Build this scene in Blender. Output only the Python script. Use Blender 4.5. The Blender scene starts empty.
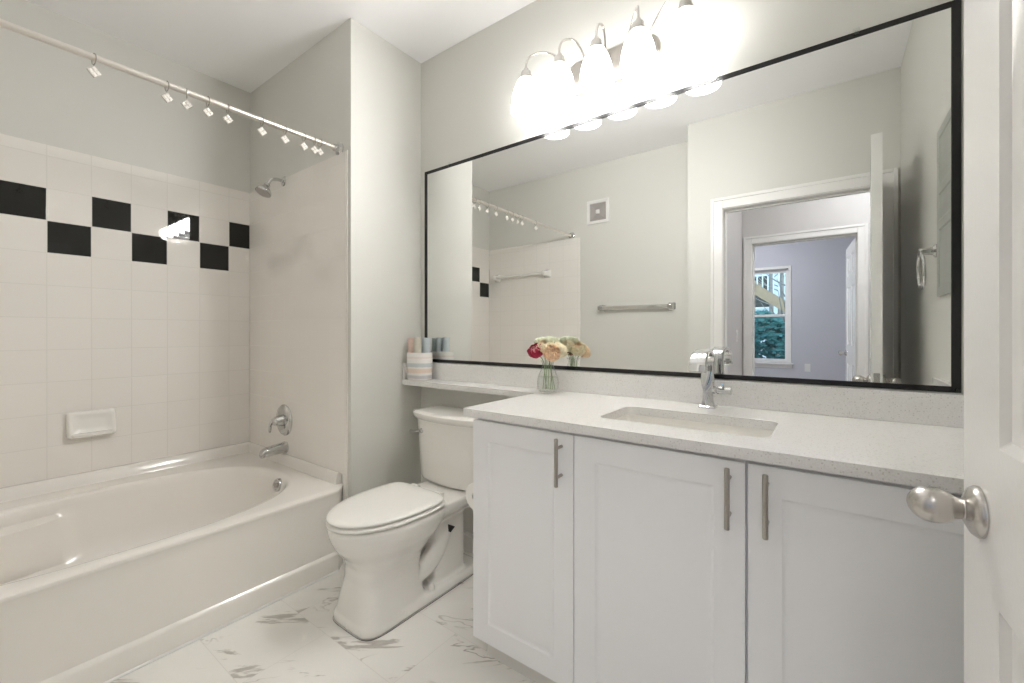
import bpy, bmesh, math, random
from mathutils import Vector, Matrix, noise
random.seed(7)
PI = math.pi
SC = bpy.context.scene
COL = SC.collection

# ------------------------------------------------------------------ camera, sky, exposure
cam_data = bpy.data.cameras.new('camera')
cam = bpy.data.objects.new('camera', cam_data)
COL.objects.link(cam)
cam.location = (0, 0, 1.15)
cam.rotation_euler = (PI / 2, 0, math.atan2(318.5, 429.6))
cam_data.sensor_width = 36
cam_data.lens = 36 * 429.6 / 1024
cam_data.shift_y = -9.1 / 1024
cam_data.clip_start = 0.01
SC.camera = cam

SC.view_settings.view_transform = 'Standard'
SC.view_settings.look = 'None'
SC.view_settings.gamma = 1
SC.view_settings.use_curve_mapping = False
SC.view_settings.exposure = 0.62
SC.cycles.use_denoising = True
SC.cycles.max_bounces = 14
SC.cycles.diffuse_bounces = 8
SC.cycles.glossy_bounces = 6
SC.cycles.transmission_bounces = 8
SC.cycles.transparent_max_bounces = 12
SC.cycles.sample_clamp_indirect = 120
SC.cycles.blur_glossy = 0.5

LAMP = 6.2           # glass shades of the vanity light
FILL_W = 10.5         # added fill spot beside each shade, aimed at room and tub
HALL_FILL = 37.0          # unseen lamp added to brighten the hall and vanity fronts
BED_FILL = 84.0           # unseen lamp added to brighten the bedroom
SKY = 0.42

world = bpy.data.worlds.new('sky')
SC.world = world
world.use_nodes = True
wn = world.node_tree
bgn = wn.nodes['Background']
sky = wn.nodes.new('ShaderNodeTexSky')
sky.sky_type = 'NISHITA'
sky.sun_disc = False
sky.sun_elevation = math.radians(38)
sky.sun_rotation = math.radians(20)
wn.links.new(sky.outputs[0], bgn.inputs[0])
bgn.inputs[1].default_value = SKY

# ------------------------------------------------------------------ materials
def newmat(name):
    m = bpy.data.materials.new(name)
    m.use_nodes = True
    return m, m.node_tree, m.node_tree.nodes['Principled BSDF']

class G:
    """tiny node-graph helper"""
    def __init__(s, nt): s.nt = nt
    def n(s, t, **kw):
        x = s.nt.nodes.new(t)
        for k, v in kw.items(): setattr(x, k, v)
        return x
    def put(s, sock, v):
        if isinstance(v, bpy.types.NodeSocket): s.nt.links.new(v, sock)
        else: sock.default_value = v
    def m(s, op, a, b=None, c=None, clamp=False):
        x = s.n('ShaderNodeMath', operation=op, use_clamp=clamp)
        s.put(x.inputs[0], a)
        if b is not None: s.put(x.inputs[1], b)
        if c is not None: s.put(x.inputs[2], c)
        return x.outputs[0]
    def mix(s, f, a, b):
        x = s.n('ShaderNodeMix', data_type='RGBA')
        s.put(x.inputs[0], f)
        for i, v in ((6, a), (7, b)):
            s.put(x.inputs[i], v if isinstance(v, bpy.types.NodeSocket) else (*v[:3], 1))
        return x.outputs[2]
    def noise(s, vec, scale, detail=3, rough=.5, dist=0):
        x = s.n('ShaderNodeTexNoise')
        if vec is not None: s.put(x.inputs['Vector'], vec)
        x.inputs['Scale'].default_value = scale
        x.inputs['Detail'].default_value = detail
        x.inputs['Roughness'].default_value = rough
        x.inputs['Distortion'].default_value = dist
        return x.outputs['Fac']
    def step(s, v, a, b):
        x = s.n('ShaderNodeMapRange', interpolation_type='SMOOTHSTEP')
        s.put(x.inputs[0], v); x.inputs[1].default_value = a; x.inputs[2].default_value = b
        return x.outputs[0]
    def xyz(s):
        tc = s.n('ShaderNodeTexCoord'); sp = s.n('ShaderNodeSeparateXYZ')
        s.nt.links.new(tc.outputs['Object'], sp.inputs[0])
        return tc.outputs['Object'], sp.outputs[0], sp.outputs[1], sp.outputs[2]
    def vec(s, x, y, z=0.0):
        c = s.n('ShaderNodeCombineXYZ')
        for i, v in enumerate((x, y, z)): s.put(c.inputs[i], v)
        return c.outputs[0]
    def bump(s, h, strength, dist, bsdf):
        b = s.n('ShaderNodeBump')
        b.inputs['Strength'].default_value = strength; b.inputs['Distance'].default_value = dist
        s.put(b.inputs['Height'], h)
        s.nt.links.new(b.outputs[0], bsdf.inputs['Normal'])

def paint(name, col, rough=.5, metal=0.0, var=.03, nscale=8, bump=0.0, bscale=200, coat=0.0, spec=.5):
    m, nt, b = newmat(name); g = G(nt)
    ob, x, y, z = g.xyz()
    n = g.noise(ob, nscale, 2)
    lo = [max(0, c * (1 - var)) for c in col]; hi = [min(1, c * (1 + var)) for c in col]
    g.put(b.inputs['Base Color'], g.mix(n, lo, hi))
    b.inputs['Roughness'].default_value = rough
    b.inputs['Metallic'].default_value = metal
    b.inputs['Specular IOR Level'].default_value = spec
    if coat:
        b.inputs['Coat Weight'].default_value = coat; b.inputs['Coat Roughness'].default_value = .05
    if bump: g.bump(g.noise(ob, bscale, 2), bump, .002, b)
    return m

def emitter(name, col, strength):
    m, nt, b = newmat(name)
    b.inputs['Base Color'].default_value = (.9, .9, .88, 1)
    b.inputs['Emission Color'].default_value = (*col, 1)
    b.inputs['Emission Strength'].default_value = strength
    return m

def glassy(name, col=(1, 1, 1), rough=.0, ior=1.45):
    m, nt, b = newmat(name)
    b.inputs['Base Color'].default_value = (*col, 1)
    b.inputs['Transmission Weight'].default_value = 1
    b.inputs['Roughness'].default_value = rough
    b.inputs['IOR'].default_value = ior
    return m

WALL = (.675, .668, .625)
M = {}
M['wall'] = paint('sage grey wall paint', WALL, .42, var=.012, nscale=3, bump=.05, bscale=260)
M['bed_wall'] = paint('wall paint with blue daylight', (.56, .565, .62), .5, var=.012, nscale=3, bump=.05, bscale=260)  # cool daylight on the bedroom walls is put into this colour
M['hall_wall'] = paint('warm grey wall paint', (.64, .622, .61), .5, var=.012, nscale=3, bump=.05, bscale=260)
M['ceiling'] = paint('flat white ceiling paint', (.94, .94, .945), .8, var=.01, nscale=3, bump=.08, bscale=180)
M['trim'] = paint('white semi gloss trim', (.82, .81, .79), .28, var=.01)
M['door'] = paint('white semi gloss door', (.85, .84, .82), .22, var=.012, bump=.06, bscale=150)
M['ceramic'] = paint('white glazed ceramic', (.87, .85, .81), .1, var=.01, nscale=5, coat=.4)
M['tub'] = paint('white acrylic', (.86, .83, .78), .16, var=.012, nscale=4, coat=.3)
M['seat'] = paint('white plastic', (.84, .82, .775), .22, var=.01)
M['cabinet'] = paint('white thermofoil', (.87, .87, .88), .33, var=.008)
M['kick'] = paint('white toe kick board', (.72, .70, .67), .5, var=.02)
M['nickel'] = paint('brushed nickel', (.46, .43, .395), .3, 1.0, var=.05, nscale=60)
M['satin'] = paint('satin nickel', (.60, .575, .545), .27, 1.0, var=.04, nscale=60)
M['chrome'] = paint('polished chrome', (.62, .62, .615), .07, 1.0, var=.01)
M['bright_chrome'] = paint('bright chrome', (.86, .86, .85), .12, 1.0, var=.01)
M['black'] = paint('black lacquer', (.008, .007, .008), .25, var=.2)
M['blackmetal'] = paint('dark hole', (.012, .01, .01), .5, var=.1)
M['mirror'] = paint('mirror silvering', (.865, .875, .86), .0, 1.0, var=.003)
M['silver_edge'] = paint('mirror edge', (.5, .55, .52), .2, .5)
M['caulk'] = paint('dark caulk', (.10, .09, .08), .7)
M['grille'] = paint('grey plastic grille', (.46, .43, .41), .6, var=.05)
M['porcelain_bar'] = paint('milky white bar', (.78, .77, .73), .15)
M['paper'] = paint('toilet tissue', (.86, .84, .81), .9, bump=.3, bscale=120)
M['bulb'] = emitter('lit bulb', (1, .988, .985), LAMP * 2.6)
def shade_mat():
    m = emitter('lit opal glass shade', (1, .988, .985), LAMP)      # brightest round the bulb, dimmer towards the open rim
    nt = m.node_tree; g = G(nt); b = nt.nodes['Principled BSDF']
    ob, x, y, z = g.xyz()
    f = g.step(z, SHADE_Z - .01, SHADE_Z + .12)
    g.put(b.inputs['Emission Strength'], g.m('MULTIPLY', LAMP, g.m('ADD', .35, g.m('MULTIPLY', f, 1.25))))
    return m
SHADE_Z = 2.116 - 2.25      # rim of a shade, measured from the fixture's own origin
M['shade'] = shade_mat()
M['hall_fill'] = emitter('added hall fill dome', (.95, .96, 1), HALL_FILL)
M['bed_fill'] = emitter('added bedroom fill dome', (.92, .95, 1), BED_FILL)
M['grey_green'] = paint('grey green semi gloss paint', (.36, .375, .34), .3, var=.02)
M['crystal'] = glassy('clear acrylic crystal', (1, .98, .95), .02, 1.5)
M['stem'] = paint('green stem', (.24, .36, .15), .6, var=.2, nscale=40)
M['leaf'] = paint('garden leaf', (.09, .27, .22), .6, var=.7, nscale=3)
M['bark'] = paint('bark', (.30, .25, .22), .9, var=.4, nscale=14, bump=.5, bscale=40)
M['ground'] = paint('forest floor', (.13, .11, .07), .95, var=.5, nscale=2)
M['carpet'] = paint('beige carpet', (.50, .45, .40), .95, var=.12, nscale=60, bump=.4, bscale=300)
M['deckwood'] = paint('weathered tan lumber', (.45, .30, .18), .8, var=.2, nscale=8)
M['railwhite'] = paint('white railing', (.8, .8, .8), .5)
M['siding'] = paint('pale grey siding', (.62, .66, .70), .7, var=.05)
M['red_petal'] = paint('crimson petal', (.42, .02, .06), .6, var=.5, nscale=30)
M['pink_petal'] = paint('pink petal', (.82, .36, .38), .6, var=.3, nscale=30)
M['peach_petal'] = paint('peach petal', (.86, .62, .42), .6, var=.15, nscale=30)
M['cream_petal'] = paint('cream petal', (.83, .74, .53), .6, var=.1, nscale=30)
M['pale_petal'] = paint('pale green white petal', (.72, .75, .58), .6, var=.1, nscale=30)
M['towel_peach'] = paint('peach terry', (.80, .62, .53), .95, var=.1, nscale=120, bump=.6, bscale=400)
M['towel_sage'] = paint('sage beige terry', (.66, .62, .53), .95, var=.1, nscale=120, bump=.6, bscale=400)
M['towel_blue'] = paint('pale blue grey terry', (.60, .66, .69), .95, var=.1, nscale=120, bump=.6, bscale=400)
M['towel_teal'] = paint('dusty teal terry', (.45, .54, .54), .95, var=.1, nscale=120, bump=.6, bscale=400)

def window_glass(name='window glass', tint=(.80, .93, .98), ior=1.45):
    m, nt, b = newmat(name); g = G(nt)
    out = nt.nodes['Material Output']
    tr = g.n('ShaderNodeBsdfTransparent'); tr.inputs[0].default_value = (*tint, 1)
    gl = g.n('ShaderNodeBsdfGlossy'); gl.inputs['Roughness'].default_value = .02
    lw = g.n('ShaderNodeLayerWeight'); f0 = ((ior - 1) / (ior + 1)) ** 2
    fr = g.m('ADD', f0, g.m('MULTIPLY', .75, g.m('POWER', lw.outputs['Facing'], 5.0)))
    mx = g.n('ShaderNodeMixShader')
    nt.links.new(fr, mx.inputs[0]); nt.links.new(tr.outputs[0], mx.inputs[1]); nt.links.new(gl.outputs[0], mx.inputs[2])
    nt.links.new(mx.outputs[0], out.inputs[0])
    return m
M['pane'] = window_glass()
M['clear'] = window_glass('thin clear vase glass', (.985, .99, .985), 1.5)
M['water'] = window_glass('still water', (.99, .995, .99), 1.33)

TP, TY0, TZ0 = .1555, .3265, .445 - .0   # wall tile pitch, a vertical joint, bottom
TZJ = 1.688
def wall_tile(axis, black):
    m, nt, b = newmat('glazed wall tile along ' + 'xy'[axis] + (' with black accents' if black else '')); g = G(nt)
    ob, x, y, z = g.xyz()
    u = (x, y)[axis]
    off = TY0 if axis == 1 else -1.935
    uu = g.m('DIVIDE', g.m('SUBTRACT', u, off), TP)
    vv = g.m('DIVIDE', g.m('SUBTRACT', z, TZJ), TP)
    def joint(t):
        f = g.m('SUBTRACT', t, g.m('FLOOR', t))
        d = g.m('MINIMUM', f, g.m('SUBTRACT', 1.0, f))
        return d
    d = g.m('MINIMUM', joint(uu), joint(vv))
    tile = g.step(d, .008, .017)           # 0 in the grout, 1 on the tile
    cell = g.vec(g.m('FLOOR', uu), g.m('FLOOR', vv), 3.0)
    wn_ = g.n('ShaderNodeTexWhiteNoise'); g.put(wn_.inputs['Vector'], cell)
    white = g.mix(wn_.outputs['Value'], (.855, .825, .78), (.87, .84, .795))
    col = white
    if black:
        k = g.m('FLOOR', uu); r = g.m('FLOOR', vv)
        odd = g.m('FLOORED_MODULO', k, 2.0) if False else g.m('ABSOLUTE', g.m('MODULO', k, 2.0))
        up = g.m('MULTIPLY', g.m('COMPARE', r, 0.0, .1), g.m('GREATER_THAN', odd, .5))
        lo = g.m('MULTIPLY', g.m('COMPARE', r, -1.0, .1), g.m('LESS_THAN', odd, .5))
        bl = g.m('ADD', up, lo)
        col = g.mix(bl, white, (.010, .010, .009))
    col = g.mix(tile, (.755, .73, .685), col)
    g.put(b.inputs['Base Color'], col)
    g.put(b.inputs['Roughness'], g.m('SUBTRACT', .6, g.m('MULTIPLY', tile, .585)))
    b.inputs['Specular IOR Level'].default_value = .5
    g.bump(tile, .25, .0012, b)
    return m
M['tile_y'] = wall_tile(1, True)
M['tile_x'] = wall_tile(0, False)

def marble():
    m, nt, b = newmat('white marble look floor tile'); g = G(nt)
    ob, x, y, z = g.xyz()
    row = g.m('DIVIDE', g.m('SUBTRACT', y, .595), .298)
    ri = g.m('FLOOR', row)
    colu = g.m('ADD', g.m('DIVIDE', g.m('ADD', x, .35), .6), g.m('MULTIPLY', ri, .3333))
    ci = g.m('FLOOR', colu)
    def jd(t, size):
        f = g.m('SUBTRACT', t, g.m('FLOOR', t))
        return g.m('MULTIPLY', g.m('MINIMUM', f, g.m('SUBTRACT', 1.0, f)), size)
    d = g.m('MINIMUM', jd(row, .298), jd(colu, .6))
    tile = g.step(d, .0004, .0014)
    # vein space: turned about 38 degrees, stretched along the vein, shifted from tile to tile
    c_, s_ = math.cos(math.radians(38)), math.sin(math.radians(38))
    a = g.m('ADD', g.m('MULTIPLY', x, c_), g.m('MULTIPLY', y, s_))
    w = g.m('SUBTRACT', g.m('MULTIPLY', y, c_), g.m('MULTIPLY', x, s_))
    sh = g.m('ADD', g.m('MULTIPLY', ri, 3.7), g.m('MULTIPLY', ci, 5.3))
    v = g.vec(g.m('MULTIPLY', a, 1.5), g.m('MULTIPLY', w, 4.2), sh)
    n1 = g.noise(v, 1.4, 4, .55, .6)
    ridge = g.m('ABSOLUTE', g.m('SUBTRACT', n1, .5))
    thin = g.m('SUBTRACT', 1.0, g.step(ridge, .002, .014))
    gate = g.step(g.noise(g.vec(a, g.m('MULTIPLY', w, 1.6), g.m('ADD', sh, 9.0)), 3.0, 3), .52, .68)
    thin = g.m('MULTIPLY', thin, gate)
    n2 = g.noise(g.vec(g.m('MULTIPLY', a, 1.5), g.m('MULTIPLY', w, 8.0), g.m('ADD', sh, 31.0)), 1.9, 5, .6, .35)
    bold = g.step(n2, .605, .66)
    cloud = g.step(g.noise(g.vec(a, g.m('MULTIPLY', w, 2.2), g.m('ADD', sh, 17.0)), 2.6, 4), .42, .8)
    col = g.mix(g.m('MULTIPLY', cloud, .5), (.86, .84, .80), (.75, .725, .685))
    col = g.mix(g.m('MULTIPLY', thin, .7), col, (.30, .26, .225))
    streak = g.m('MULTIPLY', bold, g.m('ADD', .35, g.m('MULTIPLY', g.noise(v, 22, 4, .7), .6)), clamp=True)
    col = g.mix(streak, col, (.33, .29, .25))
    col = g.mix(tile, (.73, .705, .665), col)
    g.put(b.inputs['Base Color'], col)
    b.inputs['Roughness'].default_value = .3
    g.bump(tile, .3, .001, b)
    return m
M['marble'] = marble()

def quartz():
    m, nt, b = newmat('speckled white quartz'); g = G(nt)
    ob, x, y, z = g.xyz()
    vo = g.n('ShaderNodeTexVoronoi'); nt.links.new(ob, vo.inputs['Vector']); vo.inputs['Scale'].default_value = 230
    sp = g.n('ShaderNodeSeparateColor'); nt.links.new(vo.outputs['Color'], sp.inputs[0])
    dark = g.m('MULTIPLY', g.m('GREATER_THAN', sp.outputs[0], .86), g.m('LESS_THAN', vo.outputs['Distance'], .42))
    vo2 = g.n('ShaderNodeTexVoronoi'); nt.links.new(ob, vo2.inputs['Vector']); vo2.inputs['Scale'].default_value = 420
    sp2 = g.n('ShaderNodeSeparateColor'); nt.links.new(vo2.outputs['Color'], sp2.inputs[0])
    grain = g.m('GREATER_THAN', sp2.outputs[1], .7)
    col = g.mix(g.m('MULTIPLY', grain, .35), (.80, .79, .775), (.68, .67, .65))
    col = g.mix(g.m('MULTIPLY', dark, .38), col, (.40, .37, .34))
    g.put(b.inputs['Base Color'], col)
    b.inputs['Roughness'].default_value = .2
    return m
M['quartz'] = quartz()

def stripes():
    m, nt, b = newmat('striped woven cotton'); g = G(nt)
    ob, x, y, z = g.xyz()
    zz = g.m('ADD', z, g.m('MULTIPLY', g.m('SUBTRACT', g.noise(ob, 40, 2), .5), .006))
    def band(lo, hi): return g.m('MULTIPLY', g.step(zz, lo - .003, lo + .003), g.m('SUBTRACT', 1.0, g.step(zz, hi - .003, hi + .003)))
    col = g.mix(band(.072, .093), (.84, .82, .79), (.58, .61, .61))
    col = g.mix(band(.041, .064), col, (.78, .66, .58))
    col = g.mix(band(.011, .028), col, (.62, .60, .62))
    col = g.mix(g.m('MULTIPLY', band(.118, .128), .35), col, (.70, .52, .42))
    g.put(b.inputs['Base Color'], col)
    b.inputs['Roughness'].default_value = .9
    g.bump(g.noise(ob, 260, 2), .5, .002, b)
    return m
M['stripes'] = stripes()

# ------------------------------------------------------------------ mesh helpers
def new_bm(): return bmesh.new()

def box(bm, x0, x1, y0, y1, z0, z1, mat=None):
    vs = [bm.verts.new(p) for p in ((x0, y0, z0), (x1, y0, z0), (x1, y1, z0), (x0, y1, z0), (x0, y0, z1), (x1, y0, z1), (x1, y1, z1), (x0, y1, z1))]
    if mat is not None:
        for v in vs: v.co = mat @ v.co
    for f in ((0, 3, 2, 1), (4, 5, 6, 7), (0, 1, 5, 4), (1, 2, 6, 5), (2, 3, 7, 6), (3, 0, 4, 7)):
        bm.faces.new([vs[i] for i in f])
    return bm

def rings(bm, rs, close=True, cap0=True, cap1=True):
    """loft a list of rings of points"""
    R = [[bm.verts.new(p) for p in r] for r in rs]
    n = len(R[0])
    for a, b in zip(R, R[1:]):
        for i in range(n if close else n - 1):
            j = (i + 1) % n
            bm.faces.new((a[i], a[j], b[j], b[i]))
    if cap0: bm.faces.new(R[0][::-1])
    if cap1: bm.faces.new(R[-1])
    return R

def frame_from(axis):
    w = Vector(axis).normalized()
    t = Vector((0, 0, 1)) if abs(w.z) < .9 else Vector((1, 0, 0))
    u = t.cross(w).normalized(); v = w.cross(u)
    return u, v, w

def lathe(bm, origin, axis, prof, seg=32, cap0=True, cap1=True, sq=None):
    """prof: list of (distance along axis, radius)"""
    u, v, w = frame_from(axis); o = Vector(origin)
    rs = []
    for h, r in prof:
        rs.append([o + w * h + (u * math.cos(2 * PI * i / seg) + v * math.sin(2 * PI * i / seg)) * max(r, 1e-5) for i in range(seg)])
    rings(bm, rs, True, cap0, cap1)
    return bm

def tube(bm, pts, rad, seg=12, caps=True):
    pts = [Vector(p) for p in pts]
    n = len(pts)
    rr = rad if isinstance(rad, (list, tuple)) else [rad] * n
    tang = []
    for i in range(n):
        a = pts[max(i - 1, 0)]; b = pts[min(i + 1, n - 1)]
        tang.append((b - a).normalized())
    u, v, w = frame_from(tang[0])
    rs = []
    for i in range(n):
        t = tang[i]
        u = (u - t * u.dot(t)).normalized(); v = t.cross(u)
        rs.append([pts[i] + (u * math.cos(2 * PI * k / seg) + v * math.sin(2 * PI * k / seg)) * rr[i] for k in range(seg)])
    rings(bm, rs, True, caps, caps)
    return bm

def spline(pts, n=8):
    """Catmull-Rom through pts"""
    P = [Vector(p) for p in pts]
    P = [P[0] * 2 - P[1]] + P + [P[-1] * 2 - P[-2]]
    out = []
    for i in range(1, len(P) - 2):
        for k in range(n):
            t = k / n
            a, b, c, d = P[i - 1], P[i], P[i + 1], P[i + 2]
            out.append(.5 * ((2 * b) + (c - a) * t + (2 * a - 5 * b + 4 * c - d) * t * t + (3 * b - a - 3 * c + d) * t ** 3))
    out.append(P[-2])
    return out

def torus(bm, c, axis, R, r, seg=32, sub=8, sx=1.0, sy=1.0):
    u, v, w = frame_from(axis); c = Vector(c)
    grid = []
    for i in range(seg):
        a = 2 * PI * i / seg
        d = u * math.cos(a) * sx + v * math.sin(a) * sy
        dn = d.normalized()
        grid.append([bm.verts.new(c + d * R + (dn * math.cos(2 * PI * k / sub) + w * math.sin(2 * PI * k / sub)) * r) for k in range(sub)])
    for i in range(seg):
        for k in range(sub):
            bm.faces.new((grid[i][k], grid[(i + 1) % seg][k], grid[(i + 1) % seg][(k + 1) % sub], grid[i][(k + 1) % sub]))
    return bm

def rrect(cx, cy, hx, hy, r, n=6):
    out = []
    for qx, qy, a0 in ((1, 1, 0), (-1, 1, PI / 2), (-1, -1, PI), (1, -1, 1.5 * PI)):
        for i in range(n + 1):
            a = a0 + (PI / 2) * i / n
            out.append((cx + qx * (hx - r) + r * math.cos(a), cy + qy * (hy - r) + r * math.sin(a)))
    return out

def superell(cx, cy, a, b, n, seg=64):
    out = []
    for i in range(seg):
        t = 2 * PI * i / seg
        c, s = math.cos(t), math.sin(t)
        out.append((cx + a * math.copysign(abs(c) ** (2 / n), c), cy + b * math.copysign(abs(s) ** (2 / n), s)))
    return out

def panel_slab(bm, w, h, t, panels, prof, mat, both=True):
    """slab in (u, thickness, v); raised panels cut into its faces"""
    us = sorted({0.0, w} | {p[0] for p in panels} | {p[2] for p in panels})
    vs = sorted({0.0, h} | {p[1] for p in panels} | {p[3] for p in panels})
    def q(pts, flip):
        f = [bm.verts.new(mat @ Vector(p)) for p in pts]
        bm.faces.new(f[::-1] if flip else f)
    sides = ((0.0, 1, False), (t, -1, True)) if both else ((0.0, 1, False),)
    for y, sgn, flip in sides:
        for u0, u1 in zip(us, us[1:]):
            for v0, v1 in zip(vs, vs[1:]):
                um, vm = (u0 + u1) / 2, (v0 + v1) / 2
                pan = [p for p in panels if p[0] < um < p[2] and p[1] < vm < p[3]]
                if not pan:
                    q(((u0, y, v0), (u1, y, v0), (u1, y, v1), (u0, y, v1)), flip)
        for p in panels:
            prev = (0.0, 0.0)
            for ins, dep in prof:
                a0, b0 = prev; a1, b1 = ins, dep
                y0, y1 = y + sgn * b0, y + sgn * b1
                A = [(p[0] + a0, y0, p[1] + a0), (p[2] - a0, y0, p[1] + a0), (p[2] - a0, y0, p[3] - a0), (p[0] + a0, y0, p[3] - a0)]
                B = [(p[0] + a1, y1, p[1] + a1), (p[2] - a1, y1, p[1] + a1), (p[2] - a1, y1, p[3] - a1), (p[0] + a1, y1, p[3] - a1)]
                for i in range(4):
                    j = (i + 1) % 4
                    q((A[i], A[j], B[j], B[i]), flip)
                prev = (ins, dep)
            a, b = prev; y1 = y + sgn * b
            q(((p[0] + a, y1, p[1] + a), (p[2] - a, y1, p[1] + a), (p[2] - a, y1, p[3] - a), (p[0] + a, y1, p[3] - a)), flip)
    if not both:
        q(((0, t, 0), (w, t, 0), (w, t, h), (0, t, h)), True)
    q(((0, 0, 0), (0, t, 0), (w, t, 0), (w, 0, 0)), True); q(((0, 0, h), (0, t, h), (w, t, h), (w, 0, h)), False)
    q(((0, 0, 0), (0, t, 0), (0, t, h), (0, 0, h)), False); q(((w, 0, 0), (w, t, 0), (w, t, h), (w, 0, h)), True)
    bmesh.ops.remove_doubles(bm, verts=bm.verts, dist=1e-5)
    return bm

def panel_profile(): return [(.006, .006), (.016, .007), (.04, .002)]

# ------------------------------------------------------------------ object helpers
ORG = {}
def finish(name, bm, mat, loc=(0, 0, 0), smooth=35, bevel=0.0, seg=2):
    me = bpy.data.meshes.new(name)
    loc = Vector(loc)
    bmesh.ops.translate(bm, verts=bm.verts, vec=-loc)
    bmesh.ops.recalc_face_normals(bm, faces=bm.faces)
    bm.to_mesh(me); bm.free()
    me.materials.append(mat if not isinstance(mat, str) else M[mat])
    if smooth:
        for p in me.polygons: p.use_smooth = True
        me.set_sharp_from_angle(angle=math.radians(smooth))
    o = bpy.data.objects.new(name, me)
    COL.objects.link(o)
    if bevel:
        md = o.modifiers.new('bevel', 'BEVEL'); md.width = bevel; md.segments = seg; md.limit_method = 'ANGLE'; md.angle_limit = math.radians(40)
        md.harden_normals = True
    return o

def struct(name, bm, mat, parent=None, bevel=0.0):
    o = finish(name, bm, mat, (0, 0, 0), 30, bevel)
    if parent: o.parent = parent
    else: o['kind'] = 'structure'
    return o

def props(o, label, cat, group=None, kind=None):
    o['label'] = label; o['category'] = cat
    if group: o['group'] = group
    if kind: o['kind'] = kind
    return o

def thing(name, label, cat, loc, group=None):
    o = bpy.data.objects.new(name, None); COL.objects.link(o)
    o.empty_display_size = .05
    o.location = loc
    ORG[o.name] = Vector(loc)
    return props(o, label, cat, group)

def part(name, bm, mat, parent, smooth=35, bevel=0.0, label=None, seg=2):
    """bm in world coordinates"""
    o = finish(name, bm, mat, ORG[parent.name], smooth, bevel, seg)
    ORG[o.name] = ORG[parent.name]
    o.parent = parent
    if label: o['label'] = label
    return o

def solo(name, bm, mat, label, cat, loc, group=None, smooth=35, bevel=0.0):
    o = finish(name, bm, mat, loc, smooth, bevel)
    o.location = loc
    ORG[o.name] = Vector(loc)
    return props(o, label, cat, group)

# ------------------------------------------------------------------ the room
XA, YW, YM, XL, ZC = -1.904, 1.231, 1.684, -3.03, 2.706
YR, YD, XR = -.31, -.02, .33         # wall behind the tub's head, doorway wall, right wall

b = new_bm(); box(b, XL - .1, XR + .1, YD - .06, YM + .1, -.06, 0); box(b, XL - .1, -.862, YR - .1, YD - .06, -.06, 0); struct('floor', b, 'marble')
b = new_bm(); box(b, -2.7, 1.7, -4.25, YD - .06, -.07, -.004); struct('floor_hall', b, 'carpet')
b = new_bm(); box(b, XL - .1, 1.7, -4.25, YM + .1, ZC, ZC + .1); struct('ceiling', b, 'ceiling')
b = new_bm(); box(b, XL - .1, XL, YR - .1, YW, 0, ZC); struct('wall_left', b, 'wall')
b = new_bm(); box(b, XL - .1, XA, YW, YM + .1, 0, ZC); struct('wall_alcove', b, 'wall')
b = new_bm(); box(b, XA, XR + .1, YM, YM + .1, 0, ZC); struct('wall_back', b, 'wall')
b = new_bm(); box(b, XR, XR + .1, YD, YM, 0, ZC); struct('wall_right', b, 'wall')
b = new_bm(); box(b, XL, -.862, YR - .1, YR, 0, ZC); struct('wall_rear', b, 'wall')
DX0, DX1, DZ = -.617, .235, 2.032
b = new_bm()
box(b, -.862, DX0 - .018, YD - .12, YD, 0, ZC); box(b, DX1 + .018, 1.6, YD - .12, YD, 0, ZC); box(b, DX0 - .018, DX1 + .018, YD - .12, YD, DZ + .018, ZC)
box(b, -.862, -.82, YR - .1, YD - .12, 0, ZC)
struct('wall_doorway', b, 'wall')
# hall and the bedroom beyond it, seen in the mirror
YH = -1.53
EX0, EX1 = -.63, .19
b = new_bm(); box(b, -.82, -.72, YH, YD - .12, 0, ZC); struct('wall_hall_left', b, 'hall_wall')
b = new_bm(); box(b, 1.5, 1.6, YH, YD - .12, 0, ZC); struct('wall_hall_right', b, 'hall_wall')
b = new_bm(); box(b, -2.7, EX0 - .018, YH - .11, YH, 0, ZC); box(b, EX1 + .018, 1.7, YH - .11, YH, 0, ZC); box(b, EX0 - .018, EX1 + .018, YH - .11, YH, DZ + .018, ZC); struct('wall_hall_far', b, 'hall_wall')
YB = -4.13
WX0, WX1, WZ0, WZ1 = -1.40, -.50, .70, 2.09
b = new_bm(); box(b, -2.7, WX0, YB - .12, YB, 0, ZC); box(b, WX1, 1.7, YB - .12, YB, 0, ZC); box(b, WX0, WX1, YB - .12, YB, 0, WZ0); box(b, WX0, WX1, YB - .12, YB, WZ1, ZC); struct('wall_bedroom_far', b, 'bed_wall')
b = new_bm(); box(b, -2.7, -2.6, YB, YH - .11, 0, ZC); struct('wall_bedroom_left', b, 'bed_wall')
b = new_bm(); box(b, 1.6, 1.7, YB, YH - .11, 0, ZC); struct('wall_bedroom_right', b, 'bed_wall')

# glazed tile around the tub, standing 8 mm proud of the walls
ZT0, ZT1 = .44, 2.053
b = new_bm(); box(b, XL, XL + .008, YR + .008, YW - .008, ZT0, ZT1); struct('wall_left_tile', b, 'tile_y', bevel=.002)
b = new_bm(); box(b, XL, -1.936, YW - .008, YW, ZT0, ZT1); box(b, -1.962, -1.936, YW - .008, YW, .0, ZT0); struct('wall_alcove_tile', b, 'tile_x', bevel=.002)
b = new_bm(); box(b, XL, -1.909, YR, YR + .008, ZT0, ZT1); struct('wall_rear_tile', b, 'tile_x', bevel=.002)
b = new_bm(); box(b, -1.936, -1.926, YW - .007, YW, 0, ZT1 + .004); struct('trim_1', b, 'tub', bevel=.002)

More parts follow.
